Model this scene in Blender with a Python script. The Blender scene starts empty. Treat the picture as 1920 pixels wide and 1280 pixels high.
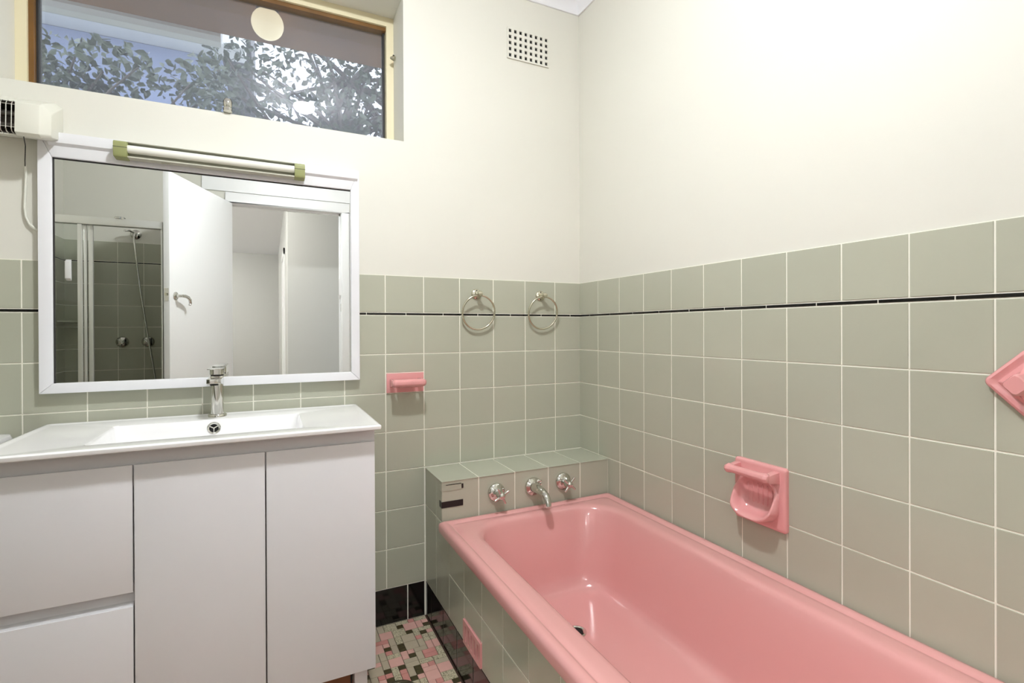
import bpy, bmesh, math, random
from mathutils import Vector, Matrix
S = bpy.context.scene
C = S.collection
random.seed(7)

# ------------------------------------------------------------------ camera
CAM = Vector((-1.3171, -2.0399, 1.1612))
F, CX, CY = 957.2145, 975.0875, 620.0633
yaw, pit, rol = -0.4566, -0.0027, -0.0043
fwd = Vector((-math.sin(yaw), math.cos(yaw), 0)); rgt = Vector((math.cos(yaw), math.sin(yaw), 0)); upv = Vector((0, 0, 1))
fw = fwd*math.cos(pit) + upv*math.sin(pit); uu = upv*math.cos(pit) - fwd*math.sin(pit)
r2 = rgt*math.cos(rol) + uu*math.sin(rol); u2 = uu*math.cos(rol) - rgt*math.sin(rol)
cd = bpy.data.cameras.new('camera'); cam = bpy.data.objects.new('camera', cd); C.objects.link(cam)
cd.sensor_fit = 'HORIZONTAL'; cd.sensor_width = 36.0; cd.lens = 36.0*F/1920.0
cd.shift_x = -(CX-960)/1920.0; cd.shift_y = -(640-CY)/1920.0
cd.clip_start = 0.02; cd.clip_end = 200
cam.matrix_world = Matrix(((r2.x, u2.x, -fw.x, CAM.x), (r2.y, u2.y, -fw.y, CAM.y), (r2.z, u2.z, -fw.z, CAM.z), (0, 0, 0, 1)))
S.camera = cam

# ------------------------------------------------------------------ world, exposure
W = bpy.data.worlds.new('sky'); S.world = W; W.use_nodes = True
bg = W.node_tree.nodes['Background']; bg.inputs[0].default_value = (0.78, 0.86, 1.0, 1); bg.inputs[1].default_value = 0.82
S.view_settings.view_transform = 'Standard'; S.view_settings.look = 'None'
S.view_settings.gamma = 1.0; S.view_settings.use_curve_mapping = False
S.view_settings.exposure = 1.92
GLOBE_POWER = 175.0        # emission of the bathroom's ceiling globe
HALL_POWER = 54.0         # emission of the unseen lights added to brighten the hall

# ------------------------------------------------------------------ materials
def lin(c):
    return tuple(((v/255.0)/12.92 if v/255.0 <= 0.04045 else ((v/255.0+0.055)/1.055)**2.4) for v in c)
def mat(name, rgb, rough=0.5, metal=0.0, spec=0.5, var=0.0, vscale=6.0, bump=0.0, bscale=60.0, coat=0.0, objvar=0.0, emit=None):
    m = bpy.data.materials.new(name); m.use_nodes = True
    nt = m.node_tree; b = nt.nodes['Principled BSDF']
    c = lin(rgb); b.inputs['Base Color'].default_value = (*c, 1)
    b.inputs['Roughness'].default_value = rough; b.inputs['Metallic'].default_value = metal
    b.inputs['Specular IOR Level'].default_value = spec; b.inputs['Coat Weight'].default_value = coat
    b.inputs['Coat Roughness'].default_value = 0.05
    src = None
    if var > 0:
        tc = nt.nodes.new('ShaderNodeTexCoord'); nz = nt.nodes.new('ShaderNodeTexNoise')
        nz.inputs['Scale'].default_value = vscale; nz.inputs['Detail'].default_value = 4
        nt.links.new(tc.outputs['Object'], nz.inputs['Vector'])
        mx = nt.nodes.new('ShaderNodeMix'); mx.data_type = 'RGBA'
        mx.inputs['A'].default_value = (*[v*(1-var) for v in c], 1); mx.inputs['B'].default_value = (*[min(1, v*(1+var)) for v in c], 1)
        nt.links.new(nz.outputs['Fac'], mx.inputs['Factor']); src = mx.outputs['Result']
    if objvar > 0:
        oi = nt.nodes.new('ShaderNodeObjectInfo'); hs = nt.nodes.new('ShaderNodeHueSaturation')
        mr = nt.nodes.new('ShaderNodeMapRange'); mr.inputs['To Min'].default_value = 1-objvar; mr.inputs['To Max'].default_value = 1+objvar
        nt.links.new(oi.outputs['Random'], mr.inputs['Value']); nt.links.new(mr.outputs['Result'], hs.inputs['Value'])
        if src: nt.links.new(src, hs.inputs['Color'])
        else: hs.inputs['Color'].default_value = (*c, 1)
        src = hs.outputs['Color']
    if src: nt.links.new(src, b.inputs['Base Color'])
    if bump > 0:
        tc = nt.nodes.new('ShaderNodeTexCoord'); nz = nt.nodes.new('ShaderNodeTexNoise'); nz.inputs['Scale'].default_value = bscale
        bp = nt.nodes.new('ShaderNodeBump'); bp.inputs['Strength'].default_value = bump; bp.inputs['Distance'].default_value = 0.002
        nt.links.new(tc.outputs['Object'], nz.inputs['Vector']); nt.links.new(nz.outputs['Fac'], bp.inputs['Height'])
        nt.links.new(bp.outputs['Normal'], b.inputs['Normal'])
    if emit:
        b.inputs['Emission Color'].default_value = (*emit[0], 1); b.inputs['Emission Strength'].default_value = emit[1]
    return m
M = {}
M['plaster'] = mat('cream_painted_plaster', (224, 222, 211), 0.6, var=0.012, vscale=3, bump=0.12, bscale=25)
M['ceiling'] = mat('white_ceiling_paint', (240, 240, 243), 0.7)
M['grout'] = mat('cream_grout', (246, 244, 230), 0.8)
M['tile'] = mat('sage_glazed_tile', (181, 182, 164), 0.13, spec=0.5, var=0.02, vscale=9, objvar=0.03, bump=0.03, bscale=9)
M['black_tile'] = mat('black_glazed_tile', (14, 12, 12), 0.1, bump=0.05, bscale=20, objvar=0.05)
M['pink'] = mat('pink_enamel', (221, 161, 158), 0.16, spec=0.55, var=0.01, vscale=5, coat=0.3)
M['pink_cer'] = mat('pink_glazed_ceramic', (228, 160, 159), 0.14, spec=0.55, coat=0.3)
M['white_gloss'] = mat('white_gloss_lacquer', (236, 235, 238), 0.22)
M['white_dim'] = mat('white_lacquer_carcass', (222, 221, 224), 0.4)
M['porcelain'] = mat('white_porcelain', (250, 249, 249), 0.07, coat=0.3)
M['frame_white'] = mat('white_frame_paint', (238, 238, 241), 0.35)
M['door_white'] = mat('white_door_paint', (246, 246, 246), 0.4)
M['chrome'] = mat('chrome', (215, 214, 208), 0.07, metal=1.0)
M['nickel'] = mat('warm_brushed_nickel', (206, 202, 184), 0.2, metal=1.0)
M['alu'] = mat('bright_aluminium', (225, 225, 220), 0.3, metal=0.75)
M['mirror'] = mat('mirror_silvering', (232, 234, 232), 0.0, metal=1.0)
M['dark'] = mat('dark_void', (18, 17, 16), 0.8)
M['steel_dark'] = mat('dark_reflector_metal', (96, 92, 88), 0.35, metal=0.8)
M['wire'] = mat('bright_wire', (210, 208, 200), 0.3, metal=0.8)
M['heat_red'] = mat('red_quartz_element', (196, 84, 62), 0.25)
M['heater'] = mat('cream_heater_enamel', (226, 225, 212), 0.4)
M['cord'] = mat('cream_cord', (232, 232, 220), 0.5)
M['olive'] = mat('olive_green_plastic', (152, 156, 104), 0.4)
M['tube'] = mat('opal_tube_glass', (240, 240, 230), 0.15)
M['tray'] = mat('grey_cream_reflector', (196, 194, 178), 0.35)
M['win_cream'] = mat('cream_window_paint', (232, 222, 188), 0.4)
M['wood'] = mat('brown_varnished_timber', (120, 82, 30), 0.35, var=0.35, vscale=14)
M['brown_board'] = mat('brown_board', (132, 84, 50), 0.5, var=0.3, vscale=12)
M['tape'] = mat('black_tape', (16, 16, 16), 0.35)
M['residue'] = mat('grey_tape_residue', (176, 176, 158), 0.6)
M['carpet'] = mat('beige_hall_carpet', (170, 160, 145), 0.95)
M['hall'] = mat('grey_hall_paint', (204, 204, 200), 0.7)
M['rubber'] = mat('dark_rubber', (40, 38, 36), 0.6)
M['floor_grout'] = mat('dark_mosaic_grout', (74, 54, 42), 0.85)
M['mos_pink'] = mat('mosaic_pale_pink', (226, 176, 164), 0.35, var=0.05, vscale=60, objvar=0.04)
M['mos_rose'] = mat('mosaic_rose', (212, 146, 136), 0.35, var=0.05, vscale=60, objvar=0.04)
M['mos_beige'] = mat('mosaic_beige', (190, 176, 152), 0.35, var=0.05, vscale=60, objvar=0.04)
M['mos_dark'] = mat('mosaic_olive_black', (72, 64, 38), 0.35, var=0.1, vscale=60)
def speckle():
    m = mat('mosaic_speckled_cream', (206, 196, 166), 0.4); nt = m.node_tree; b = nt.nodes['Principled BSDF']
    tc = nt.nodes.new('ShaderNodeTexCoord'); vo = nt.nodes.new('ShaderNodeTexNoise'); vo.inputs['Scale'].default_value = 420; vo.inputs['Detail'].default_value = 1
    rp = nt.nodes.new('ShaderNodeValToRGB'); rp.color_ramp.elements[0].position = 0.38; rp.color_ramp.elements[0].color = (*lin((96, 86, 58)), 1)
    rp.color_ramp.elements[1].position = 0.46; rp.color_ramp.elements[1].color = (*lin((208, 198, 168)), 1)
    gm = nt.nodes.new('ShaderNodeNewGeometry')
    nt.links.new(gm.outputs['Position'], vo.inputs['Vector']); nt.links.new(vo.outputs['Fac'], rp.inputs['Fac']); nt.links.new(rp.outputs['Color'], b.inputs['Base Color'])
    return m
M['mos_speck'] = speckle()
def thin_glass(name, tint, refl=1.0, frac=0.0, dcol=(200, 205, 215)):
    m = bpy.data.materials.new(name); m.use_nodes = True; nt = m.node_tree
    for n in list(nt.nodes): nt.nodes.remove(n)
    out = nt.nodes.new('ShaderNodeOutputMaterial'); tr = nt.nodes.new('ShaderNodeBsdfTransparent'); gl = nt.nodes.new('ShaderNodeBsdfGlossy')
    tr.inputs[0].default_value = (*tint, 1); gl.inputs['Roughness'].default_value = 0.0; gl.inputs[0].default_value = (refl, refl, refl, 1)
    fr = nt.nodes.new('ShaderNodeFresnel'); fr.inputs['IOR'].default_value = 1.5; mx = nt.nodes.new('ShaderNodeMixShader')
    nt.links.new(fr.outputs[0], mx.inputs[0]); nt.links.new(tr.outputs[0], mx.inputs[1]); nt.links.new(gl.outputs[0], mx.inputs[2])
    last = mx
    if frac > 0:
        df = nt.nodes.new('ShaderNodeBsdfDiffuse'); df.inputs[0].default_value = (*lin(dcol), 1); m2 = nt.nodes.new('ShaderNodeMixShader'); m2.inputs[0].default_value = frac
        nt.links.new(mx.outputs[0], m2.inputs[1]); nt.links.new(df.outputs[0], m2.inputs[2]); last = m2
    nt.links.new(last.outputs[0], out.inputs[0]); return m
M['glass'] = thin_glass('clear_window_glass', (0.96, 0.97, 0.98))
M['shower_glass'] = thin_glass('clear_shower_glass', (0.93, 0.95, 0.93))
M['leaf'] = mat('dark_camellia_leaf', (96, 106, 82), 0.35, objvar=0.15, var=0.2, vscale=5)
M['bark'] = mat('grey_bark', (112, 104, 94), 0.8, var=0.2, vscale=20)
M['soffit'] = mat('brown_eave_lining', (150, 106, 50), 0.6, var=0.3, vscale=4)
M['gutter'] = mat('white_gutter', (238, 238, 234), 0.4)
M['neigh'] = mat('haze_tinted_render', (142, 152, 178), 0.8)  # blue haze of the fly screen is put into the wall colour
M['ground'] = mat('pale_garden_ground', (150, 150, 132), 0.9, var=0.2)
M['roof'] = mat('grey_roof', (120, 118, 116), 0.7)
def mesh_screen():
    m = bpy.data.materials.new('fly_screen_mesh'); m.use_nodes = True; nt = m.node_tree
    for n in list(nt.nodes): nt.nodes.remove(n)
    out = nt.nodes.new('ShaderNodeOutputMaterial'); tr = nt.nodes.new('ShaderNodeBsdfTransparent'); df = nt.nodes.new('ShaderNodeBsdfDiffuse')
    df.inputs[0].default_value = (*lin((160, 164, 176)), 1); mx = nt.nodes.new('ShaderNodeMixShader'); mx.inputs[0].default_value = 0.22
    nt.links.new(tr.outputs[0], mx.inputs[1]); nt.links.new(df.outputs[0], mx.inputs[2]); nt.links.new(mx.outputs[0], out.inputs[0]); return m
M['screen'] = mesh_screen()
M['globe'] = mat('lit_opal_globe', (255, 250, 235), 0.3, emit=((0.94, 0.975, 1.0), GLOBE_POWER))
M['hall_fill'] = mat('lit_hall_fill', (255, 252, 245), 0.3, emit=((1.0, 0.985, 0.97), HALL_POWER))

M['eave_lamp'] = mat('lit_warm_opal', (255, 244, 210), 0.4, emit=((1.0, 0.86, 0.56), 0.26))
# ------------------------------------------------------------------ mesh helpers
class MB:
    def __init__(s): s.v = []; s.f = []; s.mi = []
    def add(s, vs, fs, mi=0):
        o = len(s.v); s.v += [tuple(p) for p in vs]; s.f += [tuple(i+o for i in f) for f in fs]; s.mi += [mi]*len(fs); return s
    def box(s, x0, x1, y0, y1, z0, z1, mi=0):
        if x0 > x1: x0, x1 = x1, x0
        if y0 > y1: y0, y1 = y1, y0
        if z0 > z1: z0, z1 = z1, z0
        return s.add([(x0,y0,z0),(x1,y0,z0),(x1,y1,z0),(x0,y1,z0),(x0,y0,z1),(x1,y0,z1),(x1,y1,z1),(x0,y1,z1)],
                     [(0,3,2,1),(4,5,6,7),(0,1,5,4),(1,2,6,5),(2,3,7,6),(3,0,4,7)], mi)
    def loops(s, L, cap0=True, cap1=True):
        n = len(L[0]); vs = [p for l in L for p in l]; fs = []
        for i in range(len(L)-1):
            for j in range(n):
                k = (j+1) % n; fs.append((i*n+j, i*n+k, (i+1)*n+k, (i+1)*n+j))
        if cap0: fs.append(tuple(reversed(range(n))))
        if cap1: fs.append(tuple((len(L)-1)*n+j for j in range(n)))
        return s.add(vs, fs)
    def lathe(s, prof, o, ax, n=24, cap0=True, cap1=True):
        ax = Vector(ax).normalized(); a = ax.orthogonal().normalized(); b = ax.cross(a); o = Vector(o)
        return s.loops([[o + ax*h + (a*math.cos(2*math.pi*j/n) + b*math.sin(2*math.pi*j/n))*r for j in range(n)] for r, h in prof], cap0, cap1)
    def cyl(s, p0, p1, r0, r1=None, n=16):
        p0 = Vector(p0); p1 = Vector(p1); r1 = r0 if r1 is None else r1
        return s.lathe([(r0, 0), (r1, (p1-p0).length)], p0, p1-p0, n)
    def tube(s, pts, r, n=10, closed=False):
        pts = [Vector(p) for p in pts]; N = len(pts); L = []; prev = None
        for i, p in enumerate(pts):
            if closed: t = pts[(i+1) % N] - pts[i-1]
            else: t = pts[min(i+1, N-1)] - pts[max(i-1, 0)]
            t.normalize()
            a = (prev - t*prev.dot(t)) if prev is not None else t.orthogonal()
            a.normalize(); prev = a; b = t.cross(a); rr = r[i] if isinstance(r, (list, tuple)) else r
            L.append([p + (a*math.cos(2*math.pi*j/n) + b*math.sin(2*math.pi*j/n))*rr for j in range(n)])
        if closed: L.append(L[0]); return s.loops(L, False, False)
        return s.loops(L)
    def sphere(s, c, r, n=20, m=12, sz=1.0):
        prof = [(max(1e-4, r*math.sin(math.pi*i/m)), -r*sz*math.cos(math.pi*i/m)) for i in range(m+1)]
        return s.lathe(prof, c, (0, 0, 1), n)
    def prism(s, poly, fn, h0, h1):
        n = len(poly); return s.loops([[fn(a, b, h0) for a, b in poly], [fn(a, b, h1) for a, b in poly]])
ORG = {}
def mesh_of(mb, name, mats, bevel=0.0, seg=2, smooth=None, off=(0, 0, 0)):
    me = bpy.data.meshes.new(name); ox, oy, oz = off
    me.from_pydata([(p[0]-ox, p[1]-oy, p[2]-oz) for p in mb.v], [], mb.f)
    for m in (mats if isinstance(mats, (list, tuple)) else [mats]): me.materials.append(m)
    if any(mb.mi): me.polygons.foreach_set('material_index', mb.mi)
    bm = bmesh.new(); bm.from_mesh(me); bmesh.ops.remove_doubles(bm, verts=bm.verts, dist=1e-6); bmesh.ops.recalc_face_normals(bm, faces=bm.faces)
    if bevel > 0:
        es = [e for e in bm.edges if len(e.link_faces) == 2 and e.calc_face_angle(0) > 0.5]
        bmesh.ops.bevel(bm, geom=es, offset=bevel, segments=seg, affect='EDGES', profile=0.6, clamp_overlap=True)
    bm.to_mesh(me); bm.free()
    if smooth is not None or bevel > 0:
        me.polygons.foreach_set('use_smooth', [True]*len(me.polygons)); me.set_sharp_from_angle(angle=math.radians(smooth if smooth is not None else 30))
    me.update(); return me
def obj(name, mb, m, parent=None, bevel=0.0, smooth=None, seg=2, local=False):
    off = (0, 0, 0) if (local or parent is None) else ORG.get(parent.name, (0, 0, 0))
    o = bpy.data.objects.new(name, mesh_of(mb, name, m, bevel, seg, smooth, off)); C.objects.link(o)
    if parent: o.parent = parent
    ORG[o.name] = off; return o
def thing(name, label, cat, loc=(0, 0, 0), group=None, rotz=0.0):
    o = bpy.data.objects.new(name, None); C.objects.link(o); o.empty_display_size = 0.05
    o.location = loc; o.rotation_euler = (0, 0, rotz); ORG[o.name] = tuple(loc); o['label'] = label; o['category'] = cat
    if group: o['group'] = group
    return o
def tag(o, label, cat, group=None):
    o['label'] = label; o['category'] = cat
    if group: o['group'] = group
    return o
def struct(o, label=None):
    o['kind'] = 'structure'
    if label: o['label'] = label
    return o
def sroot(name, label):
    o = bpy.data.objects.new(name, None); C.objects.link(o); ORG[o.name] = (0, 0, 0); return struct(o, label)
def rr(x0, x1, y0, y1, r, z, n=8, side=6):
    """rounded rectangle, counter-clockwise, same count for every radius"""
    r = max(r, 1e-4); pts = []
    cs = [(x1-r, y1-r, 0), (x0+r, y1-r, 90), (x0+r, y0+r, 180), (x1-r, y0+r, 270)]
    for i, (cx, cy, a) in enumerate(cs):
        arc = [(cx + r*math.cos(math.radians(a+90*k/n)), cy + r*math.sin(math.radians(a+90*k/n))) for k in range(n+1)]
        nx = cs[(i+1) % 4]; q = (nx[0] + r*math.cos(math.radians(nx[2])), nx[1] + r*math.sin(math.radians(nx[2])))
        pts += arc + [(arc[-1][0] + (q[0]-arc[-1][0])*k/side, arc[-1][1] + (q[1]-arc[-1][1])*k/side) for k in range(1, side)]
    return [(a, b, z) for a, b in pts]

# ------------------------------------------------------------------ tiling
P = 0.154; Z0 = 1.2197; ZS = 1.2300; ZT = 1.378; G = 0.0039
AX = {'back': ((1,0,0),(0,0,1),(0,-1,0)), 'right': ((0,-1,0),(0,0,1),(-1,0,0)), 'left': ((0,1,0),(0,0,1),(1,0,0)),
      'front': ((-1,0,0),(0,0,1),(0,1,0)), 'top': ((1,0,0),(0,1,0),(0,0,1))}
TM = {}
def tile_mesh(w, h, m, th=0.0017, ch=0.0010):
    k = (round(w, 4), round(h, 4), m.name, th)
    if k not in TM:
        mb = MB(); W2, H2 = w/2, h/2; c = min(ch, w/3, h/3)
        def ring(d, z): return [(-W2+d, -H2+d, z), (W2-d, -H2+d, z), (W2-d, H2-d, z), (-W2+d, H2-d, z)]
        mb.loops([ring(0, 0), ring(0, th*0.6), ring(c*0.4, th*0.88), ring(c, th)], False, True)
        TM[k] = mesh_of(mb, 'tile', m)
    return TM[k]
def put_tile(name, parent, side, a0, a1, b0, b1, plane, m, gap=G, jit=0.0012, th=0.0017):
    """a0..a1, b0..b1 are world coordinates along the wall (grout centre lines)."""
    A, B, N = [Vector(v) for v in AX[side]]
    w, h = abs(a1-a0)-gap, abs(b1-b0)-gap
    if w < 0.004 or h < 0.003: return None
    ca, cb = (a0+a1)/2, (b0+b1)/2
    c = Vector((0, 0, 0))
    for i in range(3):
        if abs(A[i]) > .5: c[i] = ca
        elif abs(B[i]) > .5: c[i] = cb
        else: c[i] = plane
    ra, rb = random.gauss(0, jit), random.gauss(0, jit)
    A2 = (A + N*ra).normalized(); N2 = A2.cross((B + N*rb)).normalized(); B2 = N2.cross(A2)
    o = bpy.data.objects.new(name, tile_mesh(w, h, m, th)); C.objects.link(o)
    off = Vector(ORG.get(parent.name, (0, 0, 0))); c = c-off
    o.matrix_basis = Matrix(((A2.x, B2.x, N2.x, c.x), (A2.y, B2.y, N2.y, c.y), (A2.z, B2.z, N2.z, c.z), (0, 0, 0, 1)))
    o.parent = parent; return o
def edges(first, end, step=P):
    """grout lines running down from 0: 0, -first, -(first+step) ... end"""
    e = [0.0]; x = -first
    while x > end+0.01: e.append(x); x -= step
    e.append(end); return e
ROWS = [(ZS, ZT)] + [(Z0-(r+1)*P, Z0-r*P) for r in range(7)]     # top row, then seven full rows down to the skirting
ZSK = Z0-7*P

# ------------------------------------------------------------------ room shell
XL, YF, ZC = -2.60, -2.60, 2.70
T = 0.30
WX0, WX1, WZ0, WZ1 = -2.057, -0.830, 1.916, 2.502
mb = MB()
mb.box(XL-T, WX0, 0, T, -0.1, 2.8); mb.box(WX1, 0.3, 0, T, -0.1, 2.8); mb.box(WX0, WX1, 0, T, -0.1, WZ0); mb.box(WX0, WX1, 0, T, WZ1, 2.8)
wall_back = struct(obj('wall_back', mb, M['plaster']), 'cream wall with the window above and sage green tiles below')
wall_right = struct(obj('wall_right', MB().box(0, 0.3, YF-0.12, 0, -0.1, 2.8), M['plaster']), 'cream wall over the pink bath with sage green tiles below')
wall_left = struct(obj('wall_left', MB().box(XL-T, XL, YF-0.12, 0, -0.1, 2.8), M['plaster']), 'cream and tiled wall at the shower end')
DX0, DX1, DZ = -1.5904, -0.7631, 2.160
mb = MB(); mb.box(-3.5, DX0-0.02, YF-0.12, YF, -0.1, 2.8); mb.box(DX1+0.02, 0.3, YF-0.12, YF, -0.1, 2.8); mb.box(DX0-0.02, DX1+0.02, YF-0.12, YF, DZ+0.02, 2.8)
wall_front = struct(obj('wall_front', mb, M['plaster']), 'white wall with the doorway facing the mirror')
ceiling = struct(obj('ceiling', MB().box(XL-T, 0.3, YF-0.12, T, ZC, 2.82), M['ceiling']), 'flat white ceiling')
floor = struct(obj('floor', MB().box(XL-T, 0.3, YF-0.12, T, -0.1, -0.002), M['floor_grout']), 'mosaic floor of pink, beige and olive pieces')

# cove cornice, one run per wall
def cornice(name, side):
    h, d = 0.066, 0.062; prof = [(0, 0), (0.008, 0), (0.010, 0.006)] + [(0.010+(d-0.016)*(1-math.cos(t)), 0.006+(h-0.012)*math.sin(t)) for t in [math.pi/2*i/6 for i in range(1, 7)]] + [(d, h-0.004), (d, h), (0, h)]
    mb = MB(); z = ZC-h
    if side == 'back': mb.loops([[(XL+a, -a, z+b) for a, b in prof], [(-a, -a, z+b) for a, b in prof]])
    if side == 'right': mb.loops([[(-a, -a, z+b) for a, b in prof], [(-a, YF+a, z+b) for a, b in prof]])
    if side == 'left': mb.loops([[(XL+a, -a, z+b) for a, b in prof], [(XL+a, YF+a, z+b) for a, b in prof]])
    if side == 'front': mb.loops([[(XL+a, YF+a, z+b) for a, b in prof], [(-a, YF+a, z+b) for a, b in prof]])
    struct(obj(name, mb, M['ceiling'], smooth=40), 'white cove cornice along the ceiling')
for i, s in enumerate(('back', 'right', 'left', 'front')): cornice('trim_%d' % (i+1), s)

# --- back wall tiles
obj('grout_bed', MB().box(XL, 0, -0.0015, 0.001, 0, ZT), M['grout'], wall_back)
bc = edges(0.887*P, XL)
for j in range(len(bc)-1):
    x1, x0 = bc[j], bc[j+1]
    for r, (z0, z1) in enumerate(ROWS):
        if x1 > -0.72 and z1 < 0.62: continue                   # behind the bath ledge
        if r == 2 and abs(x0+(0.887+5)*P) < 0.01:                       # tile cut round the pink soap dish
            put_tile('tile', wall_back, 'back', x0, x1, 0.9915, z1, -0.0015, M['tile']); continue
        put_tile('tile', wall_back, 'back', x0, x1, z0, z1, -0.0015, M['tile'])
sk = [-0.7535] + [-0.7535-0.070-k*P for k in range(12)] + [XL]
for j in range(len(sk)-1): put_tile('skirting_tile', wall_back, 'back', sk[j+1], sk[j], 0, ZSK, -0.0015, M['black_tile'])
x = -0.06
obj_b = [0.0, -0.055]
while obj_b[-1]-P > XL: obj_b.append(obj_b[-1]-P)
obj_b.append(XL)
for j in range(len(obj_b)-1): put_tile('border_tile', wall_back, 'back', obj_b[j+1], obj_b[j], Z0, ZS, -0.0015, M['black_tile'], gap=0.0026)

# --- right wall tiles
obj('grout_bed', MB().box(-0.0015, 0.001, YF, 0, 0, ZT), M['grout'], wall_right)
rc = edges(0.985*P, YF)
for j in range(len(rc)-1):
    y1, y0 = rc[j], rc[j+1]
    for r, (z0, z1) in enumerate(ROWS):
        if z1 < 0.46: continue
        if y1 > -0.22 and z1 < 0.46: continue
        if r == 4 and abs(y1+(0.985+5)*P) < 0.01: continue            # the pink recessed soap dish sits here
        put_tile('tile', wall_right, 'right', y1, y0, z0, z1, -0.0015, M['tile'])
rb = [0.0, -0.085]
while rb[-1]-P > YF: rb.append(rb[-1]-P)
rb.append(YF)
for j in range(len(rb)-1): put_tile('border_tile', wall_right, 'right', rb[j+1], rb[j], Z0, ZS, -0.0015, M['black_tile'], gap=0.0026)

# --- shower end: left wall and the piece of front wall seen in the mirror
SZ = 1.8071; SS = 1.6579
SR = [(SS+0.005, SZ)] + [(SS-0.005-(r+1)*P, SS-0.005-r*P) for r in range(10)] + [(0, SS-0.005-10*P)]
obj('grout_bed', MB().box(XL, -1.93, YF-0.001, YF+0.0015, 0, SZ), M['grout'], wall_front)
sx = [-1.93, -1.9898] + [-2.1438-k*P for k in range(3)] + [XL]
for j in range(len(sx)-1):
    for z0, z1 in SR: put_tile('tile', wall_front, 'front', sx[j+1], sx[j], z0, z1, YF+0.0015, M['tile'])
    put_tile('border_tile', wall_front, 'front', sx[j+1], sx[j], SS-0.005, SS+0.005, YF+0.0015, M['black_tile'], gap=0.0026)
obj('grout_bed', MB().box(XL-0.001, XL+0.0015, YF, -1.80, 0, SZ).box(XL-0.001, XL+0.0015, -1.80, 0, 0, ZT), M['grout'], wall_left)
sy = [YF+k*P for k in range(6)] + [-1.80]
for j in range(len(sy)-1):
    for z0, z1 in SR: put_tile('tile', wall_left, 'left', sy[j], sy[j+1], z0, z1, XL+0.0015, M['tile'])
    put_tile('border_tile', wall_left, 'left', sy[j], sy[j+1], SS-0.005, SS+0.005, XL+0.0015, M['black_tile'], gap=0.0026)
ly = [-1.80+k*P for k in range(12)] + [0.0]
for j in range(len(ly)-1):
    for z0, z1 in ROWS: put_tile('tile', wall_left, 'left', ly[j], ly[j+1], z0, z1, XL+0.0015, M['tile'])
    put_tile('border_tile', wall_left, 'left', ly[j], ly[j+1], Z0, ZS, XL+0.0015, M['black_tile'], gap=0.0026)
    put_tile('skirting_tile', wall_left, 'left', ly[j], ly[j+1], 0, ZSK, XL+0.0015, M['black_tile'])

# --- mosaic floor: the pieces in view singly, the rest joined
MM = 0.0243; FX, FY = -0.7545, -0.004
NX, NY = int((FX-XL)/MM), int((0-YF)/MM)
used = set(); rnd = random.Random(11)
kinds = ['mos_pink', 'mos_rose', 'mos_beige', 'mos_speck', 'mos_dark']
fm = {}; rest = MB()
order = [(i, j) for j in range(NY) for i in range(NX)]
for i, j in order:
    if (i, j) in used: continue
    t = rnd.random(); opts = [(2, 2), (2, 1), (1, 2), (1, 1)]
    if t < 0.30: pick = (2, 2)
    elif t < 0.50: pick = (2, 1)
    elif t < 0.68: pick = (1, 2)
    else: pick = (1, 1)
    for w, h in [pick, (1, 1)]:
        cells = [(i+a, j+b) for a in range(w) for b in range(h)]
        if all(c not in used and c[0] < NX and c[1] < NY for c in cells): break
    used.update(cells)
    if (w, h) == (1, 1): k = rnd.choice(['mos_dark', 'mos_dark', 'mos_dark', 'mos_rose', 'mos_pink'])
    elif (w, h) == (2, 2): k = rnd.choice(['mos_pink', 'mos_pink', 'mos_beige', 'mos_speck'])
    else: k = rnd.choice(['mos_pink', 'mos_beige', 'mos_beige', 'mos_speck', 'mos_speck', 'mos_rose'])
    x1 = FX-i*MM; x0 = x1-w*MM; y1 = FY-j*MM; y0 = y1-h*MM; g = 0.0007
    cx, cy = (x0+x1)/2, (y0+y1)/2
    if cx > -1.19 and cy > -0.62:
        put_tile('mosaic_piece', floor, 'top', x0, x1, y0, y1, -0.002, M[k], gap=2*g, jit=0.002, th=0.003)
    else: rest.box(x0+g, x1-g, y0+g, y1-g, -0.002, 0.001, kinds.index(k))
fr = obj('mosaic_field', rest, [M[k] for k in kinds], floor); fr['kind'] = 'stuff'

# ------------------------------------------------------------------ bath surround (ledge, front) and bath
sur = thing('bath_surround', 'sage tiled ledge and bath front with black skirting built around the pink bath', 'bath surround', (-0.40, -0.9, 0))
YL = -0.227; ZL = 0.600; BX = -0.7480; TB = 0.455-0.03
YB0, YB1 = -1.905, YL-0.006
mb = MB(); mb.box(BX, -0.004, YL+0.002, -0.004, 0, ZL); mb.box(BX, BX+0.05, YF+0.005, YL, 0, TB); mb.box(BX, -0.004, YF+0.005, YB0-0.01, 0, 0.45)
obj('grout_core', mb, M['grout'], sur)
lx = [-0.004, -0.148, -0.3005, -0.4515, -0.604, BX-0.005]
for j in range(5):
    put_tile('tile', sur, 'back', lx[j+1], lx[j], 0.4497, ZL+0.002, YL+0.002, M['tile'])
    put_tile('tile', sur, 'top', lx[j+1], lx[j], YL-0.004, -0.1548+0.001 if False else -0.004, ZL, M['tile'])
fy = [-0.003, -0.1530]
while fy[-1]-P > YF+0.02: fy.append(fy[-1]-P)
fy.append(YF+0.01)
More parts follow.
